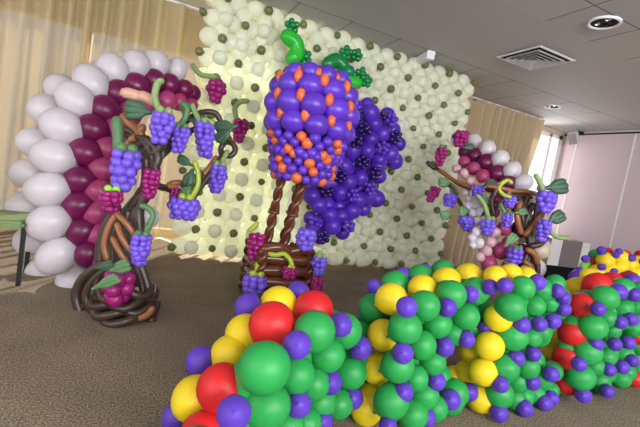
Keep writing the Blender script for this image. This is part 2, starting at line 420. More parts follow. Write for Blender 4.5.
for j in range(NX):
    for k in range(NZ):
        p = node(j, k)
        jit = lambda s: V((rnd.uniform(-s, s), rnd.uniform(-s, s), rnd.uniform(-s, s)))
        if j < NX-1:
            D = rnd.uniform(.95, 1.06); whites.append((node(j, k)*.5+node(j+1, k)*.5+jit(.01), (.184*D, .184*D, .208*D), (1, 0, 0)))
        if k < NZ-1 and 0 < j:
            D = rnd.uniform(.95, 1.06); whites.append((node(j, k)*.5+node(j, k+1)*.5+jit(.01), (.184*D, .184*D, .208*D), (0, 0, 1)))
        if (j+k) % 2 == 0: olives.append((p+V((0, -.10, 0))+jit(.012), .085*rnd.uniform(.88, 1.12), rnd.uniform(0, 6.28)))
        elif 0 < j < NX-1 and k < NZ-1: smalls.append((p+V((0, -.075, 0))+jit(.008), (.15, .15, .15), None))
def hidden(p):
    x, y, z = proj(p)
    return (262 < x < 400 and 65 < y < 245) or (100 < x < 240 and 80 < y < 215 and x < 200) or not (0 < x < 640 and 0 < y < 427)
def split(L):
    order = sorted(range(len(L)), key=lambda i: (hidden(L[i][0]), proj(L[i][0])[2]))
    return [L[i] for i in order[:100]], [L[i] for i in order[100:]]
a, b_ = split(whites)
for p, d, ax in a: ball(bw, 'white_balloon', 'wall_white', p, d, ax)
joined(bw, 'white_balloon', 'wall_white', b_, 20)
a, b_ = split(smalls)
for p, d, ax in a: ball(bw, 'small_white_balloon', 'wall_white', p, d)
joined(bw, 'small_white_balloon', 'wall_white', b_, 20)
a, b_ = split(olives)
for p, d, an in a: ball(bw, 'olive_balloon', 'olive', p, d, (cos(an), -.5, sin(an)), True, 16)
joined(bw, 'olive_balloon', 'olive', [(p, (d, d, d), None) for p, d, an in b_])

# ------------------------------------------------------------------ curved balloon arches
def arch(label, group, base, rows):
    t = thing('balloon_arch', label, 'balloon arch', base, group)
    for name, m, ctr, pts in rows:
        for x, y, wd, ht, d in pts:
            if x < 300 and d > 3.3: d = 3.3+(d-3.3)*.6      # the far end stops short of the balloon wall
            p = px(x, y, d); out = RT*(x-ctr[0])-UP*(y-ctr[1]); out.normalize()
            s = d/F_PX; L, N = max(wd, ht)*s, min(wd, ht)*s
            ball(t, name, m, p, (N, N, L), out)
    return t
cL = (150, 175)
def R3(pts, k=1.0, dd=0.0): return [(x, y, w_*k, h_*k, d+dd) for x, y, w_, h_, d in pts]
WL = [(76, 282, 36, 36, 2.95), (57, 256, 43, 35, 2.78), (49, 223, 44, 36, 2.76), (48, 190, 45, 36, 2.78), (54, 157, 45, 36, 2.82), (62.5, 127, 44, 36, 2.88), (76, 100, 43, 34, 2.98), (91.5, 82.5, 40, 32, 3.1),
      (112.5, 70, 35, 31, 3.28), (135.5, 65, 29, 29, 3.5), (156, 64, 27, 28, 3.75), (177, 69.5, 25, 20, 4.0)]
WLb = [(42, 271, 32, 28, 3.05), (32, 240, 34, 30, 3.05), (25, 206, 34, 30, 3.05), (28, 174, 34, 30, 3.08), (35, 143, 34, 30, 3.12), (47, 111, 36, 32, 3.18), (62, 90, 34, 30, 3.3), (100, 76, 30, 26, 3.5), (125, 70, 26, 24, 3.75), (147, 68, 24, 22, 4.0)]
ML = [(90, 254, 30, 28, 2.72), (84, 232, 34, 30, 2.74), (80, 206, 34, 30, 2.74), (81, 181, 34, 30, 2.76), (86, 153, 34, 30, 2.8), (94, 129, 33, 29, 2.86), (105.5, 110, 31, 28, 2.95), (119.5, 94, 29, 27, 3.1), (136, 86, 26, 26, 3.3), (154, 81, 23, 24, 3.55), (169.5, 85, 21, 23, 3.75), (184, 89.5, 19, 20, 3.95)]
RL = [(104, 258, 28, 26, 2.7), (99, 236, 30, 26, 2.72), (98, 214, 29, 26, 2.72), (99.5, 192, 29, 26, 2.74), (103, 170, 29, 26, 2.78), (108, 149, 28, 25, 2.84), (116, 130, 27, 25, 2.92), (130, 114, 25, 23, 3.05), (147, 104, 22, 21, 3.3), (167, 101, 19, 21, 3.6), (179, 102, 17, 18, 3.8), (191, 105, 14, 14, 3.98)]
ML2 = [(x+8, y+4, w_*.9, h_*.9, d+.22) for x, y, w_, h_, d in ML]
arch('left curved arch of white, burgundy and rose balloons behind the left grapevine', None, (-.25, 3.1, 0),
     [('white_balloon', 'white', cL, WL), ('white_balloon', 'white', cL, WLb), ('burgundy_balloon', 'magenta', cL, R3(ML, 1, .1)), ('burgundy_balloon', 'magenta', cL, R3(ML2, 1, .1)), ('rose_balloon', 'rose', cL, R3(RL, 1, .14))])
cR = (475, 215)
WR = [(457, 139, 12, 14, 4.7), (474, 142.5, 15, 18, 4.5), (487.4, 149, 18, 16, 4.3), (500, 158.7, 19, 17, 4.1), (512, 170, 19, 17, 3.9), (523, 183, 21, 17, 3.75), (531, 200, 20, 18, 3.68), (538, 222, 20, 18, 3.62), (540, 246, 20, 18, 3.6), (535, 268, 20, 20, 3.6)]
MR = [(465, 152, 13, 15, 4.45), (474.5, 156, 16, 17, 4.35), (486, 162.5, 18, 16, 4.18), (497, 173.5, 18, 17, 3.98), (509, 184, 17, 17, 3.8), (519, 205, 18, 18, 3.66), (520, 229, 18, 18, 3.6), (522, 252, 18, 18, 3.58), (510, 268, 18, 16, 3.55)]
RR = [(464, 162, 12, 12, 4.25), (473.6, 168.7, 14, 13, 4.1), (482.6, 176, 14, 13, 3.95), (491, 186, 14, 13, 3.8), (496, 198, 13, 13, 3.72), (494, 212.5, 12, 12, 3.65), (504, 228.6, 15, 15, 3.58), (501, 251, 18, 17, 3.52), (489, 263.5, 18, 16, 3.5), (509, 243, 14, 14, 3.6)]
PR = [(456.5, 168.7, 9, 9, 4.15), (464, 173.6, 10, 9, 4.05), (470, 181, 9, 9, 3.95), (477, 190, 9, 9, 3.8), (489, 203, 10, 10, 3.62), (493, 222, 10, 10, 3.56), (495, 232.5, 11, 11, 3.53), (491.5, 242, 11, 11, 3.5), (487, 251, 11, 10, 3.48), (480, 257, 10, 10, 3.48)]
WMR = [(466, 193, 9, 9, 3.78), (470, 199, 9, 9, 3.74), (476, 204, 10, 9, 3.7), (468.5, 206, 9, 9, 3.72), (480, 212, 10, 9, 3.66), (473, 213, 9, 9, 3.68), (478, 221, 9, 9, 3.62), (476, 232, 10, 9, 3.56), (472, 238, 9, 9, 3.55), (479, 243, 11, 10, 3.52), (473, 245, 8, 8, 3.53)]
arch('right curved arch of white, burgundy and pink balloons behind the right grapevine', None, (3.4, 3.0, 0),
     [('white_balloon', 'white', cR, WR), ('burgundy_balloon', 'magenta', cR, MR), ('rose_balloon', 'rose', cR, RR), ('pale_pink_balloon', 'pale_pink', cR, PR), ('small_white_balloon', 'white', cR, WMR)])

# ------------------------------------------------------------------ grape clusters
def cluster(label, m, x, y, wpx, hpx, d, stem=None, stem_m='sage', leafs=(), group=None, cap=True, tilt=0.0, taper=.6, stem_r=2.6, gs=.37):
    """grapes hanging round a vertical axis; x,y the centre of the grapes; stem a pixel path at the same distance; leafs: short leaf balloons"""
    s = d/F_PX; c = px(x, y, d); w_, h_ = wpx*s, hpx*s
    t = thing('grape_cluster', label, 'grapes', c+V((0, 0, -h_/2)), group)
    g = max(min(w_, h_)*gs, .026); rows = max(2, round(h_/(g*.72)))
    for k in range(rows):
        u = k/(rows-1); rad = (w_/2-g*.45)*(1-(1-taper)*u*u)*(0.85+.15*sin(pi*min(u*1.6, 1)))
        n = max(2, int(round(2*pi*rad/(g*.9)))) if rad > g*.35 else 1
        z = h_/2-g*.45-(h_-g*.9)*u
        for i in range(n):
            a = 2*pi*(i+(k % 2)*.5)/n + .3*k
            q = c+V((rad*cos(a)+tilt*z, rad*sin(a)*.9, z))+V((rnd.uniform(-1, 1), rnd.uniform(-1, 1), rnd.uniform(-1, 1)))*g*.1
            ball(t, 'grape', m, q, g*rnd.uniform(.92, 1.1), None, False, 16)
    if cap:
        for q in (-1, 1): ball(t, 'leaf_bud', stem_m, c+V((q*g*.45, -g*.3, h_/2+g*.15)), g*.95, None, False, 16)
    if stem: tube(t, 'stem', stem_m, [px(a, b, d-.01) for a, b in stem], stem_r*s)
    for lf in leafs: leaf(t, *lf, d=d-.04)
    return t
def leaf(t, m, x, y, dx, dy, wpx, d, name='leaf'):
    """two-lobed balloon leaf: from (x,y) along (dx,dy), wpx wide"""
    s = d/F_PX; bm = bmesh.new(); p0 = px(x, y, d); ln = sqrt(dx*dx+dy*dy); ux, uy = dx/ln, dy/ln; nx, ny = -uy, ux; fl = (fw, .55)
    P = lambda a, b, dd=0: px(x+ux*a+nx*b, y+uy*a+ny*b, d+dd)
    add_tube(bm, [P(0, 0), P(ln*.5, 0), P(ln*.95, 0)], [wpx*.12*s, wpx*.3*s, wpx*.3*s], flat=fl)
    add_tube(bm, [P(ln*.3, 0), P(ln*.55, wpx*.24), P(ln*1.0, wpx*.3)], [wpx*.2*s, wpx*.26*s, wpx*.22*s], flat=fl)
    add_tube(bm, [P(ln*.3, 0), P(ln*.55, -wpx*.24), P(ln*.92, -wpx*.32)], [wpx*.2*s, wpx*.26*s, wpx*.22*s], flat=fl)
    return mesh_obj(name, bm, m, t)
def ropes(t, name, L, d, r):
    for m, pts in L:
        tube(t, name, m, [px(a, b, d+(q[0] if q else 0)) for a, b, *q in pts], r*d/F_PX, n=8)

# ------------------------------------------------------------------ left grapevine
gv = thing('grapevine', 'left grapevine of twisted brown balloons with a nest base on the carpet', 'balloon vine', (0.0, 2.72, 0))
dL = 2.58
# woven base: wavy rings round the foot
nc = V((.0, 2.68, 0))
for k in range(6):
    pts = []
    for i in range(17):
        a = 2*pi*i/16
        rr = .165+.02*sin(3*a+k*2.1)-.006*k
        pts.append(nc+V((rr*cos(a)*1.06, rr*sin(a), .032+.032*k+.022*sin(4*a+k*1.7))))
    tube(gv, 'base_rope', 'vine', pts, .026, n=4)
for pts in ([(78, 325), (88, 327), (98, 325)], [(106, 314), (118, 314), (130, 309)], [(140, 318), (147, 315), (152, 309)]):
    tube(gv, 'base_rope', 'vinelight', [px(a, b, 2.4) for a, b in pts], .02)
ropes(gv, 'base_rope', [('vine', [(80, 312), (76, 295), (84, 277), (104, 263)]), ('vine', [(92, 312), (86, 295), (96, 278), (112, 266)]), ('vine', [(150, 308), (148, 288), (141, 266)]), ('vine', [(140, 310), (143, 285), (134, 258)])], 2.5, 4.6)
ropes(gv, 'base_rope', [('vine', [(84, 306), (100, 300), (118, 304), (136, 300), (150, 304)]), ('vine', [(82, 316), (98, 308), (116, 314), (134, 308), (152, 312)]), ('vine', [(80, 322), (100, 320), (120, 322), (140, 318), (152, 320)]), ('vine', [(100, 266), (92, 280), (94, 298)]), ('vine', [(128, 262), (138, 276), (140, 296)])], 2.52, 5.0)
ropes(gv, 'trunk', [
    ('vine', [(106, 268), (107, 245), (115, 225), (132, 206), (147, 188)]), ('vine', [(136, 272), (133, 247), (131, 226), (141, 202), (150, 172)]),
    ('vine', [(142, 198), (137, 220), (140, 248), (133, 272)]), ('vine', [(128, 212), (122, 240), (117, 268)]), ('vine', [(112, 268), (114, 240), (124, 216), (140, 196)]), ('vine', [(125, 272), (127, 244), (136, 214), (146, 190)]),
    ('vine', [(108, 262), (110, 238), (120, 216)]), ('vine', [(100, 264), (101, 245), (107, 225), (116, 208)]), ('vine', [(118, 264), (119, 238), (128, 212)]), ('vine', [(131, 262), (128, 236), (136, 208)]), ('vine', [(139, 262), (140, 236), (139, 210), (146, 196)]), ('vine', [(124, 236, .05), (132, 210, .05), (143, 190, .05)])], dL-.06, 5.2)
ropes(gv, 'trunk', [
    ('vinelight', [(107, 258, -.05), (104, 244, -.06), (109, 226, -.06), (117, 213, -.05)]), ('vinelight', [(116, 214, -.06), (125, 222, -.07), (134, 234, -.05)]),
    ('vinelight', [(117, 225, -.07), (122, 238, -.08), (130, 250, -.06)]), ('vinelight', [(113, 239, -.07), (119, 251, -.08), (127, 263, -.06)])], dL-.1, 3.0)
ropes(gv, 'branch', [
    ('vine', [(148, 190), (152, 172), (150, 152), (140, 138), (128, 130)]), ('vine', [(142, 200), (146, 170), (137, 148), (126, 140)]), ('vine', [(150, 175), (158, 158), (150, 142), (134, 136)]),
    ('vinelight', [(141, 134), (132, 126), (124, 117)]), ('vinelight', [(128, 144), (136, 136), (142, 128)]), ('vine', [(150, 180), (146, 160), (158, 150), (165, 140)]), ('vine', [(152, 186), (156, 170), (148, 155), (136, 150)]), ('vine', [(146, 150), (156, 140), (168, 136)]), ('vine', [(136, 146), (146, 142), (156, 148)])], 2.56, 4.4)
ropes(gv, 'branch', [
    ('vine', [(152, 172), (163, 150, .05), (178, 130, .12), (192, 117, .2), (204, 112, .28), (215, 113, .32), (220, 120, .34)]), ('vine', [(158, 160), (172, 146, .06), (185, 134, .14), (198, 128, .22), (214, 124, .3), (226, 128, .36)])], 2.66, 3.2)
ropes(gv, 'branch', [
    ('vine', [(148, 190), (158, 186), (170, 190, .1), (182, 196, .15), (194, 197, .2)]), ('vinelight', [(152, 178), (162, 188, .05), (172, 186, .1), (181, 193, .15)]), ('vinelight', [(170, 184, .1), (180, 183, .14), (188, 192, .18)]),
    ('vinelight', [(190, 196, .2), (199, 180, .24), (209, 168, .28), (216, 158, .32)]), ('vine', [(196, 194, .2), (204, 182, .24), (213, 170, .28), (222, 156, .32)]), ('vine', [(196, 168, .2), (202, 176, .24), (206, 182, .26)]),
    ('vine', [(222, 156, .33), (221, 148, .34), (226, 142, .34), (233, 144, .34), (235, 151, .34), (230, 156, .33), (224, 154, .33)])], 2.68, 3.2)
for m, x, y, dx, dy, w_, d in (('moss', 150, 112, -21, -3, 19, 2.5), ('moss', 158, 168, -3, -22, 17, 2.62), ('moss', 236, 126, -18, 2, 14, 2.95), ('moss', 232, 128, -14, 12, 12, 2.93), ('moss', 190, 120, 14, 2, 13, 2.8), ('moss', 184, 116, 2, -12, 11, 2.85),
                               ('moss', 193, 166, -14, -8, 9, 2.75), ('moss', 192, 170, -3, 14, 14, 2.76), ('sage', 190, 186, -4, 10, 14, 2.76), ('sage', 92, 289, 25, -11, 11, 2.2), ('sage', 110, 271, 17, -6, 13, 2.2), ('moss', 96, 268, 16, -3, 10, 2.42)):
    leaf(gv, m, x, y, dx, dy, w_, d)
for m, pts in (('peach', [(126, 93), (131, 94), (137, 96)]), ('peach', [(142, 96), (147, 98), (152, 101)])):
    tube(gv, 'peach_bubble', m, [px(a, b, 2.56) for a, b in pts], .036)
ball(gv, 'cream_balloon', 'cream', px(144, 293, 2.55), .16); ball(gv, 'white_balloon', 'white', px(148, 217, 2.75), .15)

G = 'violet grape clusters on the left grapevine'
cluster('violet grape cluster at the left edge of the left vine, over the rose balloons', 'grape', 124, 171, 30, 42, 2.42, [(118, 148), (118, 135), (117, 121)], 'sage', group=G, stem_r=5)
cluster('violet grape cluster below the pale curled stem near the top of the left vine', 'grape', 162, 128, 24, 32, 2.46, [(160, 112), (155, 98), (157, 85), (161, 81)], 'palestem', group=G, stem_r=3.4)
cluster('small violet grape cluster between two longer ones under the left vine branch', 'grape', 179.5, 140, 19, 26, 2.6, [(180, 126), (186, 116), (187, 108), (183, 104)], 'sage', group=G, stem_r=3)
cluster('longest violet grape cluster, hanging under the leaf on the left vine branch', 'grape', 205, 140, 21, 34, 2.75, [(200, 122), (195, 112), (193, 106)], 'palestem', group=G, tilt=-.2)
cluster('violet grape cluster at the right tip of the left vine, against the balloon wall', 'grape', 217, 179, 19, 29, 2.98, [(222, 162), (227, 152)], 'palestem', group=G)
cluster('wide violet grape cluster under the lime stem of the lowest left vine branch', 'grape', 184, 209, 33, 22, 2.74, [(192, 197), (198, 185), (198, 172), (195, 163)], 'limestem', group=G, taper=.8)
cluster('violet grape cluster hanging low beside the left vine trunk under a bent green stem', 'grape', 140, 250, 21, 32, 2.42, [(147, 230), (153, 216), (148, 208), (142, 206)], 'sage', group=G, stem_r=3)
G = 'magenta grape clusters on the left grapevine'
cluster('dark magenta grape cluster right of the left trunk fork', 'grape_magenta', 150, 184, 19, 30, 2.5, None, 'moss', group=G, cap=False)
cluster('bright magenta grape cluster with lime buds before the rose balloons', 'grape_magenta', 111, 201, 24, 22, 2.4, None, 'lime', group=G)
cluster('magenta grape cluster partly behind the wide violet one on the lowest branch', 'grape_magenta', 174, 198, 11, 22, 2.8, None, 'sage', group=G, cap=False)
cluster('magenta grape cluster lying in the nest base of the left vine', 'grape_magenta', 118, 288, 32, 34, 2.34, None, 'sage', group=G, cap=False, taper=.7, gs=.46)
G = 'magenta grape clusters pinned on the cream balloon wall'
cluster('magenta grape cluster with curled stem near the upper left edge of the cream wall', 'grape_magenta', 216, 92, 21, 22, 3.88, [(193, 66), (200, 74), (208, 76), (215, 77)], 'palestem', group=G, cap=False, taper=.5)
cluster('magenta grape cluster on the cream wall above the right tip of the left vine', 'grape_magenta', 240, 131, 17, 24, 4.1, [(236, 118), (235, 108), (240, 102), (247, 101)], 'palestem', group=G, cap=False)
cluster('burgundy grape cluster at the top end of the right arch', 'grape_magenta', 460.5, 139, 17, 16, 4.22, None, 'moss', [('moss', 463, 148, 10, -2, 6)], G, cap=False)
cluster('magenta grape cluster on the cream wall left of the right arch end', 'grape_magenta', 440.5, 157, 13, 19, 4.22, None, 'sage', group=G)
cluster('small slanting magenta grape cluster beside the tip of the right vine', 'grape_magenta', 433, 194.5, 13, 16, 4.1, None, 'sage', group=G, cap=False, tilt=.5)

# ------------------------------------------------------------------ right grapevine
gr = thing('grapevine', 'right grapevine of twisted brown balloons with branches towards the cream wall', 'balloon vine', (3.32, 2.55, 0))
ropes(gr, 'trunk', [('vine', [(528, 290), (532, 262), (529, 238), (522, 216), (528, 196)]), ('vine', [(519, 290), (524, 262), (533, 240), (528, 215), (519, 198)]), ('vine', [(536, 288), (537, 262), (530, 246), (535, 222), (538, 200)]),
    ('vine', [(524, 276), (530, 250), (526, 225), (532, 205)]), ('vinelight', [(521, 232, -.05), (517, 216, -.06), (520, 203, -.05)]), ('vinelight', [(526, 234, -.06), (535, 224, -.07), (542, 214, -.05)]), ('vinelight', [(528, 250, -.06), (534, 254, -.07), (537, 262, -.05)]),
    ('vinelight', [(525, 262, -.06), (531, 268, -.06), (533, 276, -.05)]), ('vine', [(532, 246, -.04), (540, 244, -.04), (546, 238, -.02)])], 3.5, 3.0)
ropes(gr, 'base_rope', [('vine', [(515, 282), (525, 275), (536, 278), (543, 288), (552, 300)]), ('vine', [(512, 290), (524, 284), (538, 288)]), ('vine', [(518, 296), (530, 290), (545, 296)])], 3.42, 3.2)
ropes(gr, 'branch', [('vinelight', [(538, 198), (528, 192), (515, 191), (500, 188), (488, 186)]), ('vine', [(540, 202), (526, 196), (510, 195), (495, 190)]), ('vine', [(500, 189, .05), (486, 187, .1), (470, 188, .2), (456, 182, .35), (445, 174, .5), (434, 167, .6)]),
    ('vinelight', [(478, 189, .12), (462, 184, .25), (450, 178, .4), (440, 171, .52)]), ('vine', [(527, 200), (515, 203), (500, 205, .05), (488, 212, .1), (474, 215, .2), (462, 212, .3)]), ('vine', [(496, 190), (492, 202), (494, 214)]), ('vinelight', [(510, 191), (505, 199), (507, 210)]),
    ('vine', [(440, 184, .5), (450, 186, .4), (456, 196, .36), (462, 206, .3)])], 3.5, 2.2)
for m, x, y, dx, dy, w_, d in (('sage', 452, 184, -12, -2, 9, 3.9), ('sage', 452, 184, 3, 11, 8, 3.88), ('sage', 452, 214, -10, 2, 9, 3.75), ('sage', 460, 218, 5, -10, 9, 3.7), ('moss', 484, 188, 10, -6, 8, 3.5), ('moss', 546, 188, 19, -2, 15, 3.3), ('moss', 548, 222, 14, -7, 13, 3.3),
                               ('sage', 505, 246, 10, -10, 10, 3.35), ('sage', 515, 213, 11, -2, 7, 3.4), ('moss', 505, 262, 10, 4, 8, 3.35), ('sage', 490, 206, -8, -10, 7, 3.55)):
    leaf(gr, m, x, y, dx, dy, w_, d)
for m, pts, r, d in (('palestem', [(543, 191), (540, 183), (536, 176)], 2.6, 3.28), ('palestem', [(550, 222), (551, 232), (557, 237), (567, 238)], 2.2, 3.3), ('limestem', [(503, 182), (499, 189), (504, 195), (510, 197)], 1.9, 3.3), ('limestem', [(503, 183), (507, 180), (511, 182)], 1.9, 3.3),
                     ('palestem', [(478, 196), (484, 204), (488, 216)], 2.3, 3.5), ('palestem', [(524, 268), (536, 276), (547, 290)], 3.2, 3.3)):
    tube(gr, 'stem', m, [px(a, b, d) for a, b in pts], r*d/F_PX)
ball(gr, 'peach_bubble', 'peach', px(541, 188, 3.4), .07); ball(gr, 'cream_balloon', 'cream', px(530, 199, 3.56), .16); ball(gr, 'cream_balloon', 'cream', px(540, 250, 3.55), .17)
tube(gr, 'black_tip', 'black', [px(434, 168, 4.05), px(428, 163, 4.05)], .022)
G = 'violet grape clusters on the right grapevine'
cluster('large violet grape cluster under the dark leaf at the top right of the right vine', 'grape', 546, 202, 22, 21, 3.3, None, 'palestem', group=G, cap=False)
cluster('violet grape cluster on the right side of the right trunk under the lower dark leaf', 'grape', 543.5, 231, 16, 22, 3.3, None, 'palestem', group=G, cap=False)
cluster('violet grape cluster on the carpet side of the right vine, lowest before the rose balloons', 'grape', 514, 258, 17, 19, 3.34, None, 'sage', group=G)
cluster('violet grape cluster under the lime curl on the right vine', 'grape', 510, 202, 14, 12, 3.36, None, 'limestem', group=G, cap=False, taper=.8)
cluster('violet grape cluster left of the right trunk under a sage leaf', 'grape', 507, 220.5, 12, 14, 3.4, [(504, 212), (501, 205)], 'sage', group=G)
cluster('violet grape cluster hanging lowest from the middle of the right vine branch', 'grape', 487.5, 227.5, 16, 17, 3.5, None, 'palestem', group=G)
cluster('small violet grape cluster on the upper branch against the rose balloons', 'grape', 478, 191, 14, 11, 3.6, None, 'sage', group=G, cap=False, taper=.8)
cluster('violet grape cluster at the far left of the right vine before the cream wall', 'grape', 450, 200.5, 15, 13, 3.85, None, 'sage', group=G, cap=False, taper=.8)
cluster('slanting violet grape cluster under the left sage leaves of the right vine', 'grape', 467, 224, 18, 15, 3.65, None, 'sage', group=G, cap=False, tilt=-.5)

# ------------------------------------------------------------------ giant bunch of grapes on the wall
PB = V((0, 4.03, 0)); NB = V((0, 1, 0))
gb_ = thing('giant_grape_bunch', 'giant bunch of purple balloons with green leaves on the balloon wall', 'balloon grapes', (2.2, 4.15, .75))
poly = [(330, 88), (345, 96), (353, 108), (368, 104), (380, 112), (394, 110), (402, 132), (397, 160), (383, 176), (378, 198), (364, 214), (352, 226), (338, 236), (322, 243), (312, 232), (308, 205), (303, 180), (318, 150)]
def inside(x, y, P):
    c = False
    for i in range(len(P)):
        (x1, y1), (x2, y2) = P[i], P[i-1]
        if (y1 > y) != (y2 > y) and x < (x2-x1)*(y-y1)/(y2-y1)+x1: c = not c
    return c
big = [(370, 113), (374, 124), (382, 134), (390, 154), (352, 121), (371, 139), (379, 160), (352, 151), (319, 205), (329.5, 215), (340, 193), (352, 211), (368, 196), (332.5, 226), (341, 216), (358, 200), (312, 196), (331, 183), (348.5, 182), (360, 178), (378, 166), (328, 172), (344, 166), (367, 151), (336, 150), (326, 160)]
for x, y in big:
    p, t_ = on_plane(x, y, PB+V((0, -.03-.03*rnd.random(), 0)), NB); ball(gb_, 'purple_balloon', 'deep', p, t_/F_PX*rnd.uniform(16, 19), (rnd.uniform(-1, 1), -.4, -1), True)
n = 0
for i in range(400):                                     # filling behind the listed ones
    x, y = rnd.uniform(300, 403), rnd.uniform(88, 243)
    if inside(x, y, poly) and all((x-a)**2+(y-b)**2 > 60 for a, b in big) and n < 55:
        big.append((x, y)); n += 1
        p, t_ = on_plane(x, y, PB+V((0, .05+.03*rnd.random(), 0)), NB); ball(gb_, 'purple_balloon', 'deep', p, t_/F_PX*rnd.uniform(14, 18))
def tuft(root, name, m, x, y, rpx, plane, k=7, g=5.2):
    P, t_ = on_plane(x, y, plane, NB); s = t_/F_PX
    for i in range(k):
        a = 2*pi*i/(k-1)+x; rr = 0 if i == k-1 else rpx*.62
        ball(root, name, m, P+V((rr*cos(a)*s, -.03 if i == k-1 else rnd.uniform(-.02, .02), rr*sin(a)*s)), g*s, None, False, 16)
PF = PB+V((0, -.15, 0))
for x, y in ((358, 114), (365, 129), (357, 142), (363, 162), (395.5, 137), (376, 173), (327, 191), (340, 176), (324, 237)):
    tuft(gb_, 'dark_grape', 'dark', x, y, 8, PF)
tuft(gb_, 'dark_grape', 'dark', 384, 115, 4, PF, 4, 4.5)
for x, y in ((392, 120), (383, 148), (339, 160), (353, 195), (371, 189), (349, 226), (316, 224)):
    tuft(gb_, 'small_grape', 'purple', x, y, 8, PF)
PL = PB+V((0, -.03, 0))
for (x, y, r) in ((292, 26, 8), (335, 62, 8), (346, 53, 7), (357, 55, 6), (361, 74, 6), (366, 81, 6), (305, 57, 8), (330, 64, 6)):
    tuft(gb_, 'leaf_bud', 'leafgreen', x, y, r, PL, 6, 6.4)
for m, pts, r in (('brightgreen', [(288, 37), (296, 44), (297, 53), (293, 58)], 7.5), ('leafgreen', [(328, 64), (336, 60), (343, 66)], 7), ('brightgreen', [(300, 68), (306, 68)], 5), ('teal', [(348, 71), (349, 72)], 6.5), ('brightgreen', [(348, 82), (356, 83)], 7)):
    tube(gb_, 'leaf', m, [on_plane(a, b, PL, NB)[0] for a, b in pts], r*4.2/F_PX)

# ------------------------------------------------------------------ hot-air balloon
HB = V((1.195, 3.12, 0))
hb = thing('hot_air_balloon', 'balloon sculpture of a purple and orange hot-air balloon over a brown basket', 'balloon sculpture', HB)
def LX(z): return HB + V((-.08*(1-min(max((z-.5)/.75, 0), 1)), 0, 0))
def zat(py):                                             # height on the axis whose picture row is py
    lo, hi = 0, 3
    for _ in range(40):
        m_ = (lo+hi)/2
        if proj((HB.x, HB.y, m_))[1] > py: lo = m_
        else: hi = m_
    return lo
env = joined(hb, 'envelope', 'deep', [(HB+V((0, 0, zat(py))), (dd, dd, dd), None) for py, dd in ((95, .36), (112, .42), (135, .36), (158, .3))]); del env['kind']
big_rows = [(80, .25, .15), (94, .32, .18), (111, .345, .19), (128, .33, .18)]
NM = 10
for k, (py, rr, dd) in enumerate(big_rows):
    for i in range(NM):
        a = 2*pi*i/NM + .16*k - .35
        c = HB+V((rr*.86*cos(a), rr*.86*sin(a), zat(py)))
        ball(hb, 'purple_balloon', 'purple', c, (dd*1.12 if k else dd, dd*1.05, dd), None, sub=env)
        a2 = a+pi/NM
        if k == 0: ball(hb, 'orange_balloon', 'orange', HB+V((rr*.97*cos(a2), rr*.97*sin(a2), zat(py)-.01)), (.062, .062, .085), sub=env)
        else: ball(hb, 'orange_balloon', 'orange', HB+V((rr*1.0*cos(a2), rr*1.0*sin(a2), zat(py-6))), (.068, .068, .1), sub=env)
for i in range(7):
    a = 2*pi*i/7+.3; ball(hb, 'small_purple_balloon' if i % 2 else 'orange_balloon', 'purple' if i % 2 else 'orange', HB+V((.15*cos(a), .15*sin(a), zat(75))), .078, sub=env)
ball(hb, 'purple_balloon', 'purple', HB+V((0, 0, zat(78))), .2, sub=env)
low_rows = [(141, .3), (147, .28), (154, .272), (157, .262), (164, .25), (171, .24), (178, .215)]
for k, (py, rr) in enumerate(low_rows):
    N = 18
    for i in range(N):
        a = 2*pi*(i+(k % 2)*.5)/N
        org = (i+k//2) % 3 == 0
        ball(hb, 'small_orange_balloon' if org else 'small_purple_balloon', 'orange' if org else 'purple', HB+V((rr*cos(a), rr*sin(a), zat(py)+rnd.uniform(-.008, .008))), rnd.uniform(.074, .094), None, False, 16, sub=env)
# twisted poles
zb, ztop = zat(248), zat(180)
for sx, sy in ((-.115, -.05), (.035, -.09), (-.06, .12), (.09, .1)):
    for ph in (0, pi):
        pts = []
        for i in range(15):
            u = i/14; a = ph+u*5.2*pi
            pts.append(LX(zb+(ztop-zb)*u)+V((sx-.03+(.04*sx/abs(sx))*(u-.5)*.6+.02*cos(a), sy+.02*sin(a), zb+(ztop-zb)*u)))
        tube(hb, 'twisted_pole', 'choc', pts, .021, n=3)
    ring = [LX((zb+ztop)/2)+V((sx-.03+.036*cos(a), sy+.036*sin(a), (zb+ztop)/2)) for a in [2*pi*i/8 for i in range(9)]]
    tube(hb, 'pole_ring', 'choc', ring, .014, n=2)
bm = bmesh.new()
for q in (-1, 0, 1): add_tube(bm, [LX(0)+V((-.15, .1*q, .06)), LX(0)+V((.15, .1*q, .06))], .055)
bsk = mesh_obj('basket', bm, 'choc', hb)
# basket of fat sausage balloons
zt_, bw_ = zat(249), .2
for k in range(6):
    z = zt_-.045-.096*k
    if z < .02: break
    for q in range(4):
        a = q*pi/2; R_ = Matrix.Rotation(a, 3, 'Z')
        pts = [LX(0)+R_ @ V((x, -bw_+.01*rnd.uniform(-1, 1), z+.006*rnd.uniform(-1, 1))) for x in (-.19, 0, .19)]
        tube(bsk, 'basket_bar', 'choc', pts, [.04, .053, .04])
for sx, sy in ((-1, -1), (1, -1), (-1, 1), (1, 1)):
    for ph in (0, pi):
        pts = [LX(0)+V((sx*.205+.022*cos(ph+u*5*pi), sy*.215+.022*sin(ph+u*5*pi), .03+(zt_-.03)*u)) for u in [i/12 for i in range(13)]]
        tube(bsk, 'basket_post', 'choc', pts, .024, n=3)
for k in range(2):
    tube(bsk, 'basket_rim', 'choc', [LX(0)+V((-.2+.22*k, -.2, zt_+.02)), LX(0)+V((-.1+.22*k, -.22, zt_+.05)), LX(0)+V((0+.2*k, -.2, zt_+.02))], .04)
dh = (HB-CAM).dot(fw)-.28
G = 'grape clusters decorating the brown basket'
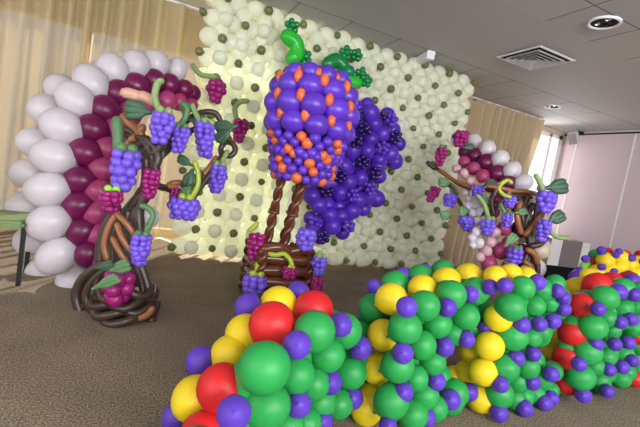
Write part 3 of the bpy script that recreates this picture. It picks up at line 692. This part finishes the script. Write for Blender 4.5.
cluster('magenta grape cluster with lime leaf on the left rim of the basket', 'grape_magenta', 256, 247, 19, 27, dh, [(250, 230), (254, 227), (257, 224)], 'limestem', group=G, cap=False)
cluster('violet grape cluster with lime stem at the lower left of the basket', 'grape', 254, 286, 26, 23, dh-.06, [(256, 276), (257, 268), (258, 263)], 'limestem', group=G)
cluster('small magenta grape cluster on the basket front under a curled lime stem', 'grape_magenta', 290, 273, 17, 12, dh-.05, [(268, 253), (275, 255), (284, 254), (290, 260), (292, 266)], 'limestem', group=G, stem_r=2.6, taper=.8)
cluster('violet grape cluster on the right rim of the basket', 'grape', 306, 240, 23, 22, dh, None, 'limestem', group=G, cap=False)
cluster('violet grape cluster hanging on the right side of the basket', 'grape', 319, 266, 17, 19, dh, [(317, 256), (320, 253)], 'palestem', group=G, stem_r=3)
cluster('dark magenta grape cluster low on the right basket corner', 'grape_magenta', 317, 287, 13, 20, dh, None, 'palestem', group=G, cap=False)

# ------------------------------------------------------------------ the row of balloon stacks in front
PIECES = {
'C1': "264,368,48,g,0;314,332,38,g,0;344,331,32,g,0;296,375,34,g,0;327,355,32,g,0;350,373,30,g,0;313,384,30,g,0;267,406,42,g,0;320,402,29,g,0;338,404,27,g,0;305,423,30,g,0;287,427,32,g,0;366,384,26,g,0;360,366,26,g,0;"
      "234,413,31,p,0;297,345,25.5,p,0;340,325,22,p,0;360,348,21,p,0;330,382,22,p,0;298,404,24,p,0;352,398,20,p,0;322,421,20,p,0;"
      "271.5,325,42,r,1;221,388,44,r,1;202,434,40,r,1;313,310,36,r,1;278,305,34,y,2;245,334,36,y,2;230,355,36,y,2;195,399,42,y,2;201,361,27,p,2.5;248,307,24,p,2.5;298,292,20,p,2.5;177,417,26,p,2.5",
'C2': "404.7,328,30,g,0;424,306,28,g,0;451,295,27,g,0;475,291,25,g,0;437,324.5,25,g,0;465,316.6,25,g,0;483,311,21,g,0;421,345,27,g,0;452,334,20,g,0;473,328,18,g,0;397,366,30,g,0;432,362,24,g,0;414.5,378,24,g,0;391,401,32,g,0;424,395,26,g,0;412,414,28,g,0;434,408,24,g,0;453.5,393,26,g,0;465,410,26,g,0;446,416,26,g,0;"
      "406.6,307,19,p,0;447,307.5,17,p,0;470,294,15.5,p,0;402.7,353,19,p,0;444,346.5,18,p,0;466,339,15.5,p,0;485,327,13,p,0;402.7,392,19,p,0;436,381,17,p,0;450.5,399.5,18,p,0;469,392,16,p,0;426,417.5,17,p,0;388,425,16,p,0;"
      "391,299,29,y,1;422,289,26,y,1;446,281.5,26,y,1;468,277,25,y,1;383,335,29,y,1;377,369,29,y,1;371.5,399,29,y,1;363,424,29,y,1;373.4,309,28,g,2;395,285,26,g,2;420,277.6,24,g,2;443,272.5,23,g,2;364,336,27,g,2;"
      "374,286.6,14,p,2.5;402.7,275.6,15,p,2.5;425,271,13,p,2.5;363.7,320.5,13,p,2.5",
'C3': "510,307,26,g,0;533.4,306,20,g,0;549.4,303,18,g,0;557,311,17,g,0;522,288,22,g,0;542,290,20,g,0;512,336,27,g,0;529.5,337,20,g,0;541,332,18,g,0;504,367.6,26,g,0;526.5,366.5,22,g,0;517,381,20,g,0;499,394,25,g,0;512,408,20,g,0;522,396,20,g,0;531,406,19,g,0;540,379,21,g,0;542,392,19,g,0;552,371,18,g,0;546,402,17,g,0;555,284,17,g,.4;"
      "521,325,16,p,0;539,324,14,p,0;552.7,321,14,p,0;563.4,309,13,p,0;563.4,297.5,12,p,0;557,291,13,p,0;537,282.5,15,p,0;505,285.5,14,p,0;490,287,14,p,.5;516,358,15,p,0;533,354,13.5,p,0;500,384,15,p,0;532,382,14.5,p,0;551,374,14,p,0;499,413,16,p,0;523,414,15,p,0;543,408,14,p,0;558,364,13,p,.6;551,398,13,p,0;"
      "495,276.5,20,y,1;510,274.5,20,y,1;525,277,19,y,1;498,318,25,y,.35;489,346,26,y,.35;483,372,25,y,.35;481,400,25,y,.5;473,352,23,y,1.2;467.5,373,23,y,1.2;454,377,20,y,1.6;469,392,16,p,2",
'C4': "604,298,23,g,0;622,289,20,g,0;638,292,18,g,0;592,327,24,g,0;587,352,24,g,0;580,377,24,g,0;611,330,16,g,0;606,318,17,g,0;606,356.7,17,g,0;599.6,380,17,g,0;594,366,17,g,0;598,394,17,g,0;633,328,18,g,0;623,354,17,g,0;625,372,17,g,0;617.6,388,17,g,0;622,308,18,g,0;637,306,17,g,0;638,346,16,g,0;638,370,16,g,0;652,300,17,g,0;652,322,17,g,0;650,350,16,g,0;648,372,16,g,0;"
      "618,292,15,p,0;633.4,294.5,13,p,0;632,281,14,p,1;598,309,13,p,0;620,322,12,p,0;630.5,319,12,p,0;595.7,344,13,p,0;614.5,344,12,p,0;628,342.5,12,p,0;579,364,13,p,0;608.6,369.6,12,p,0;622,367,12,p,0;583,395,14,p,0;607,391,12,p,0;632,360.6,11,p,0;"
      "596.6,286,24,r,1;611,283,20,r,1;628,281,18,r,1.3;581.5,306,24,r,.6;573,333,25,r,.6;567,357,24,r,.6;566,382,23,r,.6;638,337,14,r,0;634,380,15,r,0;577,289,21,y,2;589,278,18,y,2;567,317,21,y,2;556.5,338.5,21,y,2;549.5,357,20,y,2;577,278,14,p,2.5;563.5,306,12,p,2.5;546,347.7,10,p,2.5;558,364,12,p,2",
}
KIND = {'g': ('green_balloon', 'green'), 'p': ('purple_balloon', 'bpurple'), 'r': ('red_balloon', 'red'), 'y': ('yellow_balloon', 'yellow')}
def piece(key, label, ref, dref, deg, lay=.14):
    al = radians(deg); n = V((-sin(al), cos(al), 0)); u = V((cos(al), sin(al), 0)); P0 = px(ref[0], ref[1], dref)
    items = []
    for tok in PIECES[key].split(';'):
        x, y, d, c, l = tok.split(','); x, y, d, l = float(x), float(y), float(d), float(l)
        p, t_ = on_plane(x, y, P0+n*(l*lay-(.035 if c == 'p' and l < 1 else -.03 if c == 'g' and d < 22 else 0)), n)
        D = d*t_/F_PX*(1.1 if c in 'gyr' else 1.12)
        if p.z < D/2: p.z = D/2
        items.append((p, D, c, l))
    cen = sum((i[0] for i in items), V())/len(items)
    t = thing('balloon_stack', label, 'balloon stack', (cen.x, cen.y, 0), 'green balloon stacks in the front row')
    back = []
    for p, D, c, l in items:
        if c == 'g' and l == 0 and p.z < .5 and D > .1: back.append((p+n*2*lay, .14, 'g', 2)); back.append((p+n*lay, .13, 'g', 1))
        if c == 'p' and l == 0 and p.z < .5: back.append((p+n*2.5*lay, .08, 'p', 2.5))
    ws_ = [(i[0]-P0).dot(u) for i in items if i[3] == 0]
    low = min(i[0].z for i in items if i[3] == 0)
    k = 0; x = min(ws_)
    while x <= max(ws_):                               # the courses that stand on the carpet
        for z in ([.07] if low < .1 else [.07, .19]):
            for l in (0.3, 1.2, 2):
                q = P0+u*(x+.06*(z > .1))+n*l*lay
                q.z = z
                if all((q-i[0]).length > .09 for i in items+back): back.append((q, .135, 'g', l))
        x += .13
    discs = [(proj(p), D*F_PX/proj(p)[2]/2) for p, D, c, l in items]
    def covered(p, D, need=1.0):                                  # filler only where the balloons in front stand before it
        x, y, z = proj(p); r = D*F_PX/z/2
        n_ = 0
        for i in range(13):
            rr = 0 if i == 12 else r*.95; X, Y = x+rr*cos(i*pi/6), y+rr*sin(i*pi/6)
            n_ += Y > 432 or X > 645 or any((X-q[0])**2+(Y-q[1])**2 < s_*s_ and q[2] < z for q, s_ in discs)
        return n_ >= 13*need-.01
    core = []
    for i in range(int((max(ws_)-min(ws_))/.09)+1):     # inner balloons that close the gaps of the face
        for j in range(8):
            q = P0+u*(min(ws_)+.09*i+.045*(j % 2))+n*.09; q.z = .075+.075*j
            if covered(q, .11, .84): core.append((q, .13, 'g', 1))
    back = core+[i for i in back if covered(i[0], i[1])]
    for p, D, c, l in items+back:
        name, m = KIND[c]
        ax = -n+V((0, 0, .35)) if c == 'p' else V((rnd.uniform(-.4, .4), rnd.uniform(-.4, .4), -1))+n
        if c == 'p': ax = (CAM-p) if l < 2 else (rnd.uniform(-1, 1), rnd.uniform(-1, 1), -1)
        ball(t, name, m, p, (D, D, D*(1.06 if c != 'p' else 1.0)), ax, True)
    return t
piece('C1', 'nearest front stack, large green balloons with red and yellow edge, cut by the picture bottom', (264, 368), 1.2, 33)
piece('C2', 'second front stack, green with a yellow edge, right of the nearest stack', (424, 306), 1.7, 17)
piece('C3', 'third front stack, green with yellow back, between the second and the red-edged fourth', (510, 307), 1.95, 8)
piece('C4', 'fourth front stack at the right edge, green with a red and yellow edge', (592, 327), 2.3, 8)
# far yellow stack
FY = "605.6,260.5,17,y;621,258,15,y;597,271,14,y;609,270,15,y;620,267,14,y;629,264.6,14,y;638,263,15,y;612,277.7,14,y;624,278.5,14,y;635,275,14,y;601,278,14,y;646,270,14,y;648,258,14,y;630,285,14,y;642,284,14,y;615,288,14,y;603,288,14,y;" \
     "601.5,250.6,9,p;585.6,259,8,p;616,255,7,p;632,258,7.5,p;602,267,7.5,p;614,271.5,7,p;629,274,7.5,p;579,271,9,p;619,251.5,7,p;643,262,7,p;590,283,8,p;" \
     "593,262.6,11,r;608,252.5,10,r;587,273.6,10,r;626,254.7,9,r;640,255,10,r;592,283,11,r;595,255,12,g;585.6,266.6,11,l;588,280,11,g"
fy = []
for tok in FY.split(';'):
    x, y, d, c = tok.split(','); x, y, d = float(x), float(y), float(d)
    dd = 3.35 + {'y': 0, 'p': -.06, 'r': .12, 'g': .16, 'l': .1}[c]
    fy.append((px(x, y, dd), d*dd/F_PX, c))
cen = sum((i[0] for i in fy), V())/len(fy)
t = thing('balloon_stack', 'yellow balloon stack with purple dots behind the fourth stack at the right edge', 'balloon stack', (cen.x, cen.y, 0))
KIND['l'] = ('lime_balloon', 'lime')
for p, D, c in fy:
    ball(t, KIND[c][0], KIND[c][1], p, D, -fw if c == 'p' else None, c == 'p')
zmin = min(i[0].z for i in fy); z = zmin-.08; k = 0
while z > .0:
    for i in range(4):
        for q in (0, 1):
            p = V((cen.x, cen.y, max(z, .065)))+r0*(-.2+.13*i+.03*(k % 2))+V((fw.x, fw.y, 0))*(.05+.13*q)
            ball(t, 'yellow_balloon', 'yellow', p, .14)
    z -= .12; k += 1
for i in range(3):
    for j in range(3): ball(t, 'yellow_balloon', 'yellow', px(600+16*i, 266+7*j, 3.5), .14)
